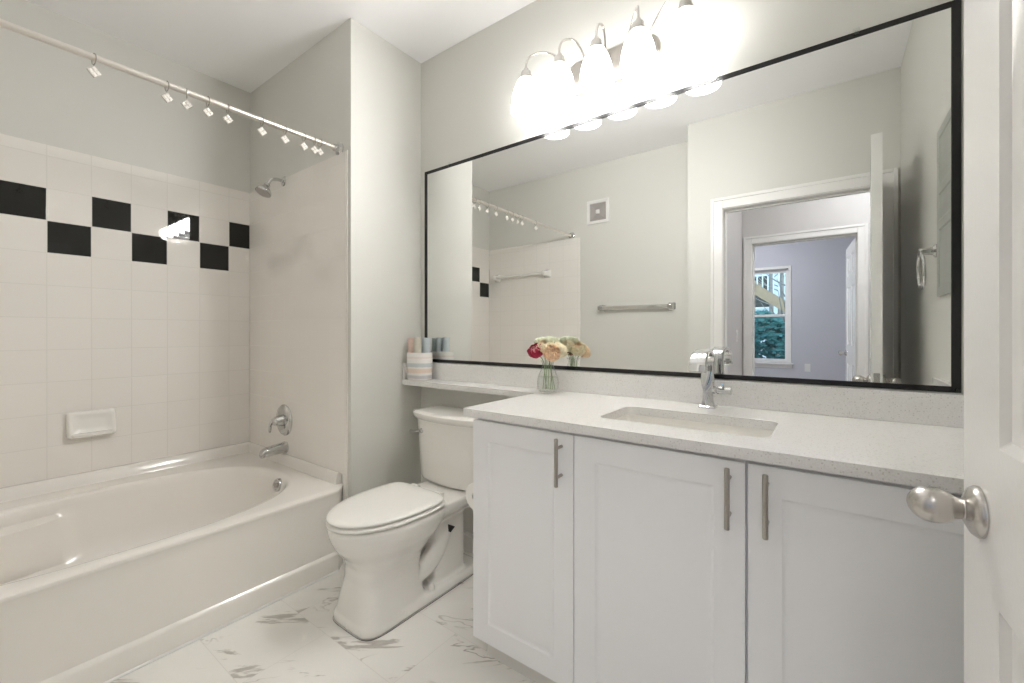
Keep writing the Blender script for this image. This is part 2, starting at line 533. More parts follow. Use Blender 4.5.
# door casings and jambs
def casing(x0, x1, ztop, y_front, y_back, cw=.083, jamb=.018):
    bm = new_bm()
    for yf, s in ((y_front, 1), (y_back, -1)):
        def strip(a0, a1, c0, c1):
            y0, y1 = sorted((yf, yf + s * .012)); box(bm, a0, a1, y0, y1, c0, c1)
        strip(x0 - cw, x0 - .004, 0, ztop + cw); strip(x1 + .004, x1 + cw, 0, ztop + cw); strip(x0 - .004, x1 + .004, ztop + .004, ztop + cw)
        def back(a0, a1, c0, c1):
            y0, y1 = sorted((yf, yf + s * .019)); box(bm, a0, a1, y0, y1, c0, c1)
        back(x0 - cw, x0 - cw + .022, 0, ztop + cw); back(x1 + cw - .022, x1 + cw, 0, ztop + cw); back(x0 - cw + .022, x1 + cw - .022, ztop + cw - .022, ztop + cw)
    box(bm, x0 - jamb, x0, y_back, y_front, 0, ztop); box(bm, x1, x1 + jamb, y_back, y_front, 0, ztop); box(bm, x0 - jamb, x1 + jamb, y_back, y_front, ztop, ztop + jamb)
    ym = (y_back + y_front) / 2
    box(bm, x0, x0 + .011, ym - .035, ym, 0, ztop - .011); box(bm, x1 - .011, x1, ym - .035, ym, 0, ztop - .011); box(bm, x0, x1, ym - .035, ym, ztop - .011, ztop)
    return bm
struct('trim_2', casing(DX0, DX1, DZ, YD, YD - .12), 'trim', bevel=.003)
struct('trim_3', casing(EX0, EX1, DZ, YH, YH - .11, .075), 'trim', bevel=.003)

b = new_bm(); box(b, XA + .012, -1.0, YM - .013, YM, 0, .085); box(b, XA + .012, -1.0, YM - .009, YM, .085, .1); struct('baseboard_back', b, 'trim', bevel=.003)
b = new_bm(); box(b, XA, XA + .012, YW, YM, 0, .085); box(b, XA, XA + .008, YW, YM, .085, .1); struct('baseboard_alcove', b, 'trim', bevel=.003)
b = new_bm(); box(b, -1.89, -.862, YR, YR + .013, 0, .1); struct('baseboard_rear', b, 'trim', bevel=.003)

# ------------------------------------------------------------------ bathtub
def build_tub():
    t = thing('bathtub', 'wide white soaking tub with oval basin and plain apron', 'bathtub', (-2.46, .46, 0))
    x0, x1, y0, y1 = XL + .004, XA, YR + .004, YW - .001
    cx, cy = -2.41, .45
    def outline(dx, ins=0.0):
        xf = x1 - dx
        return [(x0 + ins, y0 + ins), (xf - .06, y0 + ins), (xf, y0 + .066 + ins), (xf, y1 - .066 - ins), (xf - .06, y1 - ins), (x0 + ins, y1 - ins)]
    def cast(poly, a):
        d = (math.cos(a), math.sin(a)); best = 1e9
        for i in range(len(poly)):
            p, q = poly[i], poly[(i + 1) % len(poly)]
            ex, ey = q[0] - p[0], q[1] - p[1]
            den = d[0] * ey - d[1] * ex
            if abs(den) < 1e-9: continue
            s = ((p[0] - cx) * ey - (p[1] - cy) * ex) / den
            u = ((p[0] - cx) * d[1] - (p[1] - cy) * d[0]) / den
            if s > 0 and -1e-6 <= u <= 1 + 1e-6: best = min(best, s)
        return (cx + d[0] * best, cy + d[1] * best)
    ref = outline(0)
    angs = sorted([math.atan2(p[1] - cy, p[0] - cx) for p in ref] + [-PI + 2 * PI * (i + .5) / 140 for i in range(140)])
    def orng(dx, ins, z): return [(*cast(outline(dx, ins), a), z) for a in angs]
    def brng(k, z, n=2.5, sh=0.0, arm=False):
        out = []
        for a in angs:
            c, s = math.cos(a), math.sin(a)
            ra, rb = .437 * k, .672 * k
            r = (abs(c / ra) ** n + abs(s / rb) ** n) ** (-1 / n)
            px, py = cx + c * r, cy + s * r + sh
            if arm:
                f = max(0, min(1, (.42 - py) / .22)) * max(0, min(1, (-2.5 - px) / .2)); f = f * f * (3 - 2 * f)
                px += .055 * f
            out.append((px, py, z))
        return out
    bm = new_bm()
    rs = [orng(0, 0, 0), orng(0, 0, .078), orng(.004, 0, .086), orng(.013, 0, .094), orng(.014, 0, .12), orng(.009, 0, .33), orng(.006, 0, .362), orng(.002, 0, .374), orng(.0, 0, .380),
          orng(.002, 0, .387), orng(.008, .003, .391), orng(.05, .01, .3915)]
    rs += [brng(1.02, .3915), brng(1.0, .3905), brng(.985, .386), brng(.972, .375), brng(.962, .35), brng(.955, .325, arm=False), brng(.95, .308, arm=True), brng(.93, .25, arm=True, sh=.004), brng(.89, .17, arm=True, sh=.012),
           brng(.84, .11, sh=.02), brng(.75, .075, sh=.03), brng(.6, .06, sh=.03), brng(.3, .056, sh=.03), brng(.02, .055, sh=.03)]
    rings(bm, rs, True, True, True)
    body = part('tub_shell', bm, 'tub', t, smooth=40)
    bm = new_bm()
    def lip(pts, w):        # upstand against the walls
        prof = [(0, .38), (0, .442), (.012, .447), (w * .55, .445), (w * .72, .436), (w * .86, .405), (w, .388)]
        for p, q in zip(pts, pts[1:]):
            p, q = Vector((*p, 0)), Vector((*q, 0)); d = (q - p).normalized(); nrm = Vector((-d.y, d.x, 0))
            rings(bm, [[p + nrm * o + Vector((0, 0, z)) for o, z in prof], [q + nrm * o + Vector((0, 0, z)) for o, z in prof]], False, False, False)
            for e in (p, q):
                bm.faces.new([bm.verts.new(e + nrm * o + Vector((0, 0, z))) for o, z in prof])
    lip([(x1 - .08, y1), (x0, y1)], .036)
    lip([(x0, y1), (x0, y0)], .06)
    lip([(x0, y0), (x1 - .03, y0)], .05)
    part('upstand', bm, 'tub', t, smooth=50)
    # caulk bead along the floor
    bm = new_bm(); tube(bm, [(x1 + .001, y0 + .07, .003), (x1 + .001, y1 - .066, .003)], .006, 8); part('floor_bead', bm, 'trim', t)
    bm = new_bm()
    ax = Vector((.12, -1, .2)).normalized(); oc = Vector((-2.345, 1.085, .344))
    lathe(bm, oc, ax, [(-.03, .033), (.004, .033), (.009, .030), (.010, .024), (.007, .022)], 32)
    pl = part('overflow_plate', bm, 'chrome', t, label='round chrome overflow plate')
    bm = new_bm(); lathe(bm, oc + ax * .007, ax, [(0, .013), (.007, .012), (.009, .008)], 20); part('trip_lever', bm, 'nickel', pl)
    bm = new_bm(); lathe(bm, (-2.4, .95, .056), (0, 0, 1), [(0, .035), (.004, .035), (.007, .02), (.009, .006)], 28); part('drain', bm, 'chrome', t)
build_tub()

# ------------------------------------------------------------------ toilet
def build_toilet():
    cx = -1.50
    t = thing('toilet', 'white two piece toilet with closed lid between tub and vanity', 'toilet', (cx, 1.2, 0))
    def egg(hw, yf, yb, ym, nf, nb, z, seg=56):
        out = []
        for i in range(seg):
            a = 2 * PI * i / seg; c, s = math.cos(a), math.sin(a)
            n, L = (nf, ym - yf) if s < 0 else (nb, yb - ym)
            out.append((cx + hw * math.copysign(abs(c) ** (2 / n), c), ym + L * math.copysign(abs(s) ** (2 / n), s), z))
        return out
    bm = new_bm()
    rings(bm, [egg(.140, .948, 1.61, 1.14, 5.0, 9, 0), egg(.140, .948, 1.61, 1.14, 5.0, 9, .028), egg(.136, .956, 1.59, 1.14, 5.0, 9, .040)])        # sole
    rings(bm, [egg(.139, .949, 1.30, 1.12, 4.8, 4, .0), egg(.131, .956, 1.27, 1.12, 4.4, 4, .05), egg(.122, .966, 1.25, 1.12, 3.9, 4, .11), egg(.117, .977, 1.25, 1.12, 3.2, 4, .17),
               egg(.119, .976, 1.27, 1.12, 2.9, 3.5, .225), egg(.138, .955, 1.32, 1.14, 2.4, 3, .265), egg(.163, .922, 1.36, 1.16, 2.2, 2.8, .305), egg(.177, .902, 1.39, 1.17, 2.15, 2.8, .345),
               egg(.182, .892, 1.41, 1.17, 2.1, 2.8, .375), egg(.181, .892, 1.41, 1.17, 2.1, 2.8, .392), egg(.172, .902, 1.40, 1.17, 2.1, 2.8, .400)])                                       # pedestal and bowl
    # deck under the tank
    def plan(hw0, hw1, ya, yb, z): return [(cx - hw0, ya, z), (cx + hw0, ya, z), (cx + hw1, yb, z), (cx - hw1, yb, z)]
    rings(bm, [plan(.10, .09, 1.30, 1.60, .30), plan(.155, .135, 1.28, 1.64, .35), plan(.162, .15, 1.27, 1.652, .375), plan(.160, .15, 1.27, 1.652, .398)])
    # rear column round the trap
    rings(bm, [egg(.103, 1.325, 1.52, 1.42, 6, 7, .02), egg(.103, 1.325, 1.52, 1.42, 6, 7, .28), egg(.100, 1.335, 1.515, 1.42, 5, 6, .32), egg(.09, 1.36, 1.50, 1.43, 4, 5, .35)])
    # trapway bulging on both sides
    for s in (-1, 1):
        tube(bm, spline([(cx + s * .045, 1.12, .14), (cx + s * .060, 1.20, .115), (cx + s * .066, 1.28, .12), (cx + s * .068, 1.345, .165), (cx + s * .066, 1.39, .23), (cx + s * .058, 1.44, .27), (cx + s * .05, 1.48, .24)], 6), .044, 14)
    bowl = part('bowl', bm, 'ceramic', t, smooth=0)
    rm = bowl.modifiers.new('fuse', 'REMESH'); rm.mode = 'VOXEL'; rm.voxel_size = .007; rm.use_smooth_shade = True
    sm = bowl.modifiers.new('soften', 'SMOOTH'); sm.factor = .5; sm.iterations = 5
    bm = new_bm(); lathe(bm, (cx + .100, 1.405, .262), (1, 0, 0), [(-.02, .019), (.020, .019), (.0205, .017)], 3); part('anchor_hole', bm, 'blackmetal', bowl, label='dark triangular opening')
    for s in (-1, 1):
        bm = new_bm(); lathe(bm, (cx + s * .113, 1.285, .038), (0, 0, 1), [(0, .016), (.010, .0155), (.022, .011), (.027, .005)], 20); part('bolt_cap', bm, 'seat', t)
    bm = new_bm()
    o = egg(.1395, .948, 1.609, 1.14, 5.0, 9, .001); o2 = egg(.1405, .9472, 1.6105, 1.14, 5.0, 9, .001)
    rings(bm, [[(p[0], p[1], .0005) for p in o], [(p[0], p[1], .0022) for p in o], [(p[0], p[1], .0022) for p in o2], [(p[0], p[1], .0005) for p in o2]], True, False, False)
    part('base_seam', bm, 'caulk', t, label='thin dark seam along the floor')
    # seat and lid
    def slab(name, hw, yf, yb, z0, z1, dome, ring=False):
        bm = new_bm(); e = lambda d, z: egg(hw - d, yf + d, yb - d * .5, 1.165, 2.05, 5.0, z)
        rs = [e(.006, z0), e(.001, z0 + .004), e(0, (z0 + z1) / 2), e(.002, z1 - .004), e(.008, z1)]
        if dome: rs += [e(.03, z1 + dome * .5), e(.08, z1 + dome * .9), e(.13, z1 + dome), e(.168, z1 + dome)]
        rings(bm, rs); return part(name, bm, 'seat', t, smooth=50)
    slab('seat', .184, .884, 1.346, .404, .420, 0)
    slab('seat_lid', .181, .886, 1.338, .424, .440, .006)
    for k, xx in enumerate((-.08, .08)):
        bm = new_bm(); lathe(bm, (cx + xx - .022, 1.362, .418), (1, 0, 0), [(0, .012), (.002, .014), (.042, .014), (.044, .012)], 20); part('hinge', bm, 'seat', t)
    # tank
    def tk(hw, yf, yb, bow, z, seg=15):
        cx = -1.512; hw += .012
        f = [(cx + hw * (2 * i / (seg - 1) - 1), yf + bow * (2 * i / (seg - 1) - 1) ** 2, z) for i in range(seg)]
        f[0] = (f[0][0] + .004, f[0][1] + .012, z); f[-1] = (f[-1][0] - .004, f[-1][1] + .012, z)
        return f + [(cx + hw, yf + bow + .035, z), (cx + hw - .006, yb, z), (cx - hw + .006, yb, z), (cx - hw, yf + bow + .035, z)]
    bm = new_bm()
    rings(bm, [tk(.155, 1.485, 1.655, .03, .400), tk(.180, 1.470, 1.66, .034, .408), tk(.187, 1.463, 1.662, .036, .425), tk(.196, 1.455, 1.664, .038, .60), tk(.202, 1.450, 1.664, .038, .712)])
    part('tank', bm, 'ceramic', t, smooth=40, bevel=.004)
    bm = new_bm()
    rings(bm, [tk(.204, 1.446, 1.664, .038, .712), tk(.214, 1.436, 1.668, .040, .722), tk(.218, 1.432, 1.668, .040, .735), tk(.218, 1.432, 1.668, .040, .744), tk(.211, 1.439, 1.664, .040, .752), tk(.18, 1.46, 1.64, .036, .755)])
    part('tank_lid', bm, 'ceramic', t, smooth=40)
    bm = new_bm(); lathe(bm, (cx - .155, 1.479, .655), (-.15, -1, 0), [(0, .017), (.006, .017), (.010, .012), (.020, .009), (.022, .006)], 20)
    lv = part('flush_lever', bm, 'chrome', t, label='chrome flush lever')
    bm = new_bm(); tube(bm, spline([(cx - .155, 1.459, .655), (cx - .18, 1.455, .652), (cx - .215, 1.457, .646), (cx - .232, 1.462, .645)], 4), [.0075] * 8 + [.008] * 3 + [.009, .006], 12); part('lever_arm', bm, 'chrome', lv)
build_toilet()

# toilet paper on the vanity's side
def build_paper():
    t = thing('toilet_paper_holder', 'chrome toilet paper holder on the side of the vanity', 'toilet paper holder', (-1.045, 1.24, .55))
    bm = new_bm(); lathe(bm, (-.993, 1.305, .55), (-1, 0, 0), [(0, .022), (.006, .022), (.010, .012), (.052, .010)], 20); part('post', bm, 'chrome', t)
    bm = new_bm(); tube(bm, [(-1.045, 1.308, .55), (-1.045, 1.175, .55)], .008, 14); part('spindle', bm, 'chrome', t)
    bm = new_bm(); r1, r0 = .052, .02
    rs = [[(-1.045 + r * math.cos(a), y, .55 - .006 + r * math.sin(a)) for a in [2 * PI * i / 48 for i in range(48)]] for y, r in ((1.187, r0), (1.187, r1 - .002), (1.189, r1), (1.287, r1), (1.289, r1 - .002), (1.289, r0))]
    rings(bm, rs + [rs[0]], True, False, False); bmesh.ops.remove_doubles(bm, verts=bm.verts, dist=1e-6)
    solo('toilet_paper_roll', bm, 'paper', 'white toilet paper roll beside the left end of the vanity', 'toilet paper', (-1.045, 1.238, .492))
build_paper()

# ------------------------------------------------------------------ vanity cabinet
def build_vanity():
    t = thing('vanity_cabinet', 'white three door vanity cabinet with raised panel doors', 'cabinet', (-.33, 1.4, 0))
    bm = new_bm()
    box(bm, -.990, -.974, 1.131, 1.664, .10, .8615); box(bm, .311, .327, 1.131, 1.664, .10, .8615)
    box(bm, -.974, .311, 1.131, 1.664, .10, .116); box(bm, -.974, .311, 1.650, 1.664, .116, .8615)
    box(bm, -.974, .311, 1.131, 1.150, .835, .8615); box(bm, -.61, -.594, 1.131, 1.65, .116, .835); box(bm, -.163, -.147, 1.131, 1.65, .116, .835)
    box(bm, -.974, .311, 1.16, 1.165, .116, .835)
    part('carcass', bm, 'cabinet', t, bevel=.001)
    bm = new_bm(); box(bm, -.985, .325, 1.180, 1.196, 0, .10); box(bm, -.985, -.969, 1.196, 1.66, 0, .10); part('toe_kick', bm, 'kick', t)
    prof = [(.005, .0032), (.011, .0042), (.017, .0042), (.034, .0012)]
    for x0, x1, hx in ((-.990, -.6015, -.641), (-.5985, -.158, -.190), (-.1515, .326, -.114)):
        w, h = x1 - x0, .747
        bm = new_bm(); panel_slab(bm, w, h, .019, [(.066, .066, w - .066, h - .066)], prof, Matrix.Translation((x0, 1.111, .103)), both=False)
        d = part('door', bm, 'cabinet', t, smooth=25, bevel=.002)
        bm = new_bm(); tube(bm, [(hx, 1.079, .700), (hx, 1.079, .702), (hx, 1.079, .838), (hx, 1.079, .840)], [.005, .006, .006, .005], 16)
        hd = part('handle', bm, 'nickel', d, label='brushed nickel bar pull')
        for z in (.727, .812):
            bm = new_bm(); lathe(bm, (hx, 1.112, z), (0, -1, 0), [(0, .005), (.033, .0045)], 12); part('handle_post', bm, 'nickel', d)
build_vanity()

# ------------------------------------------------------------------ worktop, sink, tap
def build_counter():
    t = thing('countertop', 'speckled white quartz countertop with narrow ledge over the toilet', 'countertop', (-.34, 1.4, .862))
    out = [(-1.903, 1.545), (-1.018, 1.545), (-1.018, 1.090), (.329, 1.090), (.329, 1.683), (-1.903, 1.683)]
    hole = rrect(-.348, 1.342, .227, .126, .032, 6)
    bm = new_bm()
    def loop(pts, z):
        vs = [bm.verts.new((x, y, z)) for x, y in pts]
        return [bm.edges.new((vs[i], vs[(i + 1) % len(vs)])) for i in range(len(vs))]
    es = loop(out, .890) + loop(hole, .890)
    r = bmesh.ops.triangle_fill(bm, use_beauty=True, use_dissolve=False, edges=es, normal=(0, 0, 1))
    fs = [f for f in bm.faces]
    ex = bmesh.ops.extrude_face_region(bm, geom=fs)
    bmesh.ops.translate(bm, verts=[v for v in ex['geom'] if isinstance(v, bmesh.types.BMVert)], vec=(0, 0, -.028))
    bm.faces.ensure_lookup_table()
    part('worktop', bm, 'quartz', t, smooth=25, bevel=.002)
    bm = new_bm(); box(bm, -1.884, .309, 1.664, 1.683, .8903, .980); part('backsplash', bm, 'quartz', t, bevel=.0015)
    bm = new_bm(); box(bm, -1.903, -1.884, 1.548, 1.683, .8903, .980); part('side_splash', bm, 'quartz', t, bevel=.0015)
    bm = new_bm(); box(bm, .310, .329, 1.100, 1.683, .8903, .980); part('side_splash', bm, 'quartz', t, bevel=.0015)
    s = thing('sink', 'rectangular white undermount sink set in the quartz counter', 'sink', (-.343, 1.342, .73))
    bm = new_bm()
    def rr(h, k, r, z): return [(x, y, z) for x, y in rrect(-.348, 1.342, h, k, r, 6)]
    rings(bm, [rr(.250, .150, .04, .8615), rr(.233, .132, .038, .8615), rr(.231, .130, .038, .852), rr(.219, .121, .04, .79), rr(.208, .110, .045, .752), rr(.185, .088, .045, .737), rr(.10, .05, .035, .732), rr(.03, .03, .0299, .730)], True, False, True)
    rings(bm, [rr(.250, .150, .04, .8615), rr(.24, .14, .04, .75), rr(.2, .1, .04, .722)], True, False, True)
    part('basin', bm, 'ceramic', s, smooth=50)
    bm = new_bm(); lathe(bm, (-.343, 1.342, .731), (0, 0, 1), [(0, .028), (.003, .028), (.005, .022), (.003, .018), (.004, .004)], 28); part('drain', bm, 'chrome', s)
build_counter()

def build_faucet():
    fx, fy, z0 = -.341, 1.600, .8902
    t = thing('faucet', 'chrome single lever tap with broad curved spout behind the sink', 'faucet', (fx, fy, z0))
    bm = new_bm(); rings(bm, [[(x, y, z) for x, y in rrect(fx, fy, h, h, .006, 4)] for h, z in ((.027, z0), (.027, z0 + .006), (.024, z0 + .009))]); part('base_plate', bm, 'chrome', t)
    bm = new_bm(); rs = []
    for h, hx, hy, tw in ((.009, .018, .018, 0), (.03, .0155, .0155, 10), (.055, .0165, .016, 30), (.075, .020, .016, 40), (.10, .022, .014, 45), (.125, .022, .012, 45), (.145, .021, .011, 45), (.158, .021, .010, 45)):
        a = math.radians(45 - tw); pts = []
        for x, y in rrect(0, 0, hx, hy, min(hx, hy) * .55, 4):
            pts.append((fx + x * math.cos(a) - y * math.sin(a), fy + x * math.sin(a) + y * math.cos(a), z0 + h))
        rs.append(pts)
    rings(bm, rs); part('body', bm, 'chrome', t, smooth=60)
    bm = new_bm()
    path = spline([(fy, z0 + .150), (fy - .004, z0 + .176), (fy - .028, z0 + .194), (fy - .070, z0 + .197), (fy - .110, z0 + .186), (fy - .138, z0 + .160), (fy - .148, z0 + .130)], 6) if False else None
    pp = spline([(0, fy + .002, z0 + .150), (0, fy - .004, z0 + .176), (0, fy - .028, z0 + .193), (0, fy - .070, z0 + .197), (0, fy - .112, z0 + .187), (0, fy - .140, z0 + .163), (0, fy - .150, z0 + .134)], 6)
    rs = []
    for i, p in enumerate(pp):
        a = pp[max(0, i - 1)]; c = pp[min(len(pp) - 1, i + 1)]; d = (c - a).normalized(); nrm = Vector((0, -d.z, d.y))
        k = i / (len(pp) - 1); hw = .021 + .006 * k; th = .0085 - .002 * k
        rs.append([Vector((fx, p.y, p.z)) + Vector((x, 0, 0)) + nrm * y for x, y in rrect(0, 0, hw, th, th * .7, 3)])
    rings(bm, rs); part('spout', bm, 'chrome', t, smooth=60)
    bm = new_bm(); lathe(bm, (fx + .012, fy, z0 + .062), (1, 0, 0), [(0, .013), (.012, .013), (.014, .011), (.016, .011), (.018, .013), (.060, .013), (.062, .011)], 24)
    hd = part('handle', bm, 'chrome', t)
    bm = new_bm(); tube(bm, [(fx + .046, fy, z0 + .074), (fx + .047, fy - .004, z0 + .082), (fx + .048, fy - .02, z0 + .084)], [.004, .004, .003], 10); part('lever', bm, 'chrome', hd)
build_faucet()

# ------------------------------------------------------------------ wall mirror
def build_mirror():
    x0, x1, z0, z1 = -1.865, .288, .984, 2.066
    t = thing('wall_mirror', 'wide wall mirror with thin black border over the vanity', 'mirror', ((x0 + x1) / 2, YM, z0))
    bm = new_bm(); box(bm, x0 + .008, x1 - .008, YM - .006, YM - .001, z0 + .006, z1 - .006); part('mirror_glass', bm, 'mirror', t, smooth=0)
    bm = new_bm(); w = .020
    ya, yb = YM - .0085, YM - .0005
    box(bm, x0, x0 + w, ya, yb, z0, z1); box(bm, x1 - w, x1, ya, yb, z0, z1); box(bm, x0 + w, x1 - w, ya, yb, z0, z0 + .0165); box(bm, x0 + w, x1 - w, ya, yb, z1 - .0165, z1)
    part('frame', bm, 'black', t, bevel=.001)
    for x in (-1.67, -.826, -.335, .063):
        bm = new_bm(); box(bm, x - .008, x + .008, YM - .012, YM - .009, z1 - .010, z1 + .010); box(bm, x - .008, x + .008, YM - .012, YM - .0006, z1 + .001, z1 + .010); part('clip', bm, 'clear', t, bevel=.001, label='small clear clip')
    bm = new_bm(); box(bm, x1 - .012, x1 + .008, YM - .012, YM - .009, z0 - .003, z0 + .012); part('clip', bm, 'clear', t, bevel=.001, label='small clear clip')
build_mirror()

# ------------------------------------------------------------------ vanity light
def build_light():
    cx, y0 = -.738, YM
    t = thing('vanity_light', 'brushed nickel bar light with five glowing bell shades over mirror', 'wall lamp', (cx, y0, 2.25))
    bm = new_bm()
    def st(h, k, y): return [(x, y, z) for x, z in rrect(cx, 2.252, .213 - h, .073 - h, .070 - h, 8)]
    rings(bm, [st(0, 0, y0 - .0005), st(0, 0, y0 - .012), st(.004, 0, y0 - .018), st(.018, 0, y0 - .022), st(.05, 0, y0 - .023)]); part('backplate', bm, 'nickel', t, smooth=50)
    for x in (cx - .03, cx + .03):
        pass
    bm = new_bm(); lathe(bm, (cx, y0 - .022, 2.252), (0, -1, 0), [(0, .009), (.006, .008), (.010, .004)], 16); part('finial', bm, 'nickel', t)
    ly = 1.552
    for i in range(5):
        lx = cx + (i - 2) * .1675; bx = cx + (i - 2) * .088
        bm = new_bm()
        ap = spline([(bx, y0 - .02, 2.262), (bx + (lx - bx) * .05, y0 - .045, 2.30), (bx + (lx - bx) * .3, y0 - .055, 2.355), (bx + (lx - bx) * .62, (y0 + ly) / 2 - .01, 2.386), (bx + (lx - bx) * .9, ly + .015, 2.366), (lx, ly, 2.330), (lx, ly, 2.296)], 6)
        tube(bm, ap, .0048, 10); part('arm', bm, 'satin', t, smooth=60)
        bm = new_bm(); lathe(bm, (lx, ly, 2.250), (0, 0, 1), [(0, .031), (.012, .031), (.014, .027), (.022, .027), (.024, .023), (.042, .021), (.048, .012), (.058, .009)], 28); part('socket', bm, 'satin', t)
        bm = new_bm()
        outp = [(0, .066), (.026, .0655), (.052, .063), (.078, .058), (.104, .050), (.125, .041), (.141, .032), (.147, .026)]
        inn = [(h + .002, r - .003) for h, r in outp[::-1]][1:]
        rs = []
        for h, r in outp + inn:
            rs.append([(lx + r * math.cos(2 * PI * k / 40), ly + r * math.sin(2 * PI * k / 40), 2.116 + h) for k in range(40)])
        rings(bm, rs + [rs[0]], True, False, False); bmesh.ops.remove_doubles(bm, verts=bm.verts, dist=1e-6)
        ld = bpy.data.lights.new('fill_spot', 'SPOT'); ld.energy = FILL_W; ld.color = (1, .99, .985); ld.spot_size = math.radians(148); ld.spot_blend = 1.0; ld.shadow_soft_size = .065  # extra spot outside the glass, added to fill the room without washing the wall
        lo = bpy.data.objects.new('fill_spot', ld); COL.objects.link(lo); lo.parent = t
        lo.location = Vector((lx, ly - .072, 2.19)) - ORG[t.name]
        lo.rotation_euler = Vector((-.52, -.76, -.10)).to_track_quat('-Z', 'Y').to_euler()
        sh = part('shade', bm, 'shade', t, smooth=60, label='glowing opal glass bell shade')
        bm = new_bm(); lathe(bm, (lx, ly, 2.25), (0, 0, -1), [(0, .012), (.025, .013), (.045, .022), (.065, .027), (.085, .024), (.097, .014), (.10, .003)], 20); part('bulb', bm, 'bulb', sh, smooth=60)
build_light()

# ------------------------------------------------------------------ shower fittings
def build_rod():
    x, z = -2.0, 2.079
    t = thing('curtain_rod', 'straight white metal shower curtain rod above the tub', 'curtain rod', (x, .46, z))
    bm = new_bm(); tube(bm, [(x, YR + .01, z), (x, YW - .01, z)], .0110, 20); part('rod', bm, 'rodmetal', t)
    for y, d in ((YW, -1), (YR, 1)):
        bm = new_bm(); lathe(bm, (x, y, z), (0, d, 0), [(.0005, .033), (.006, .033), (.010, .028), (.014, .019), (.032, .0175), (.034, .015)], 28); part('end_flange', bm, 'chrome', t, label='chrome end flange')
    ys = [(1.125, 10), (1.098, -12), (1.046, 6), (.958, 3), (.859, 2), (.727, -5), (.656, 4), (.586, -14), (.524, 8), (.325, 12)]
    words = ['first', 'second', 'third', 'fourth', 'fifth', 'sixth', 'seventh', 'eighth', 'ninth', 'tenth']
    root = None
    for k, (y, a) in enumerate(ys):
        if root is None:
            root = thing('curtain_ring', '', 'curtain ring', (x, y, z), 'curtain rings on the shower rod')
            bm = new_bm(); torus(bm, (x, y, z - .005), (0, 1, 0), .0185, .0019, 28, 8, .8, 1.0)
            tube(bm, [(x, y, z - .022), (x, y, z - .030)], .0016, 8)
            part('hook', bm, 'nickel', root)
            bm = new_bm()
            mt = Matrix.Translation((x, y, z - .049)) @ Matrix.Rotation(PI / 2, 4, 'Z') @ Matrix.Rotation(PI / 4, 4, 'Y')
            h, th = .0135, .004
            for ox, oz in ((-1, -1), (1, -1), (1, 1), (-1, 1)):
                q = .0068
                rs = []
                for yy, s in ((-th - .0015, .003), (-th, .0062), (th, .0062), (th + .0015, .003)):
                    rs.append([mt @ Vector((ox * q + sx * s, yy, oz * q + sz * s)) for sx, sz in ((-1, -1), (1, -1), (1, 1), (-1, 1))])
                rings(bm, rs)
            ch = part('charm', bm, 'charm', root, smooth=0, label='square crystal charm hung on its corner')
            fb = new_bm()
            torus(fb, (x, y, z - .049), (1, 0, 0), .0198, .0011, 4, 6)
            part('charm_frame', fb, 'nickel', ch)
            r = root
        else:
            r = root.copy(); COL.objects.link(r)
            for chd in list(root.children):
                c = chd.copy(); COL.objects.link(c); c.parent = r
                for g2 in chd.children:
                    d = g2.copy(); COL.objects.link(d); d.parent = c
            r.location = (x, y, z)
        r.rotation_euler = (0, 0, math.radians(a))
        r['label'] = words[k] + ' curtain ring with crystal charm, counting out from the shower head wall'
M['rodmetal'] = paint('satin white metal', (.78, .74, .68), .28, .85, var=.02)
M['charm'] = paint('pearly faceted crystal', (.84, .80, .74), .12, 0, var=.08, nscale=90, coat=.5)
build_rod()

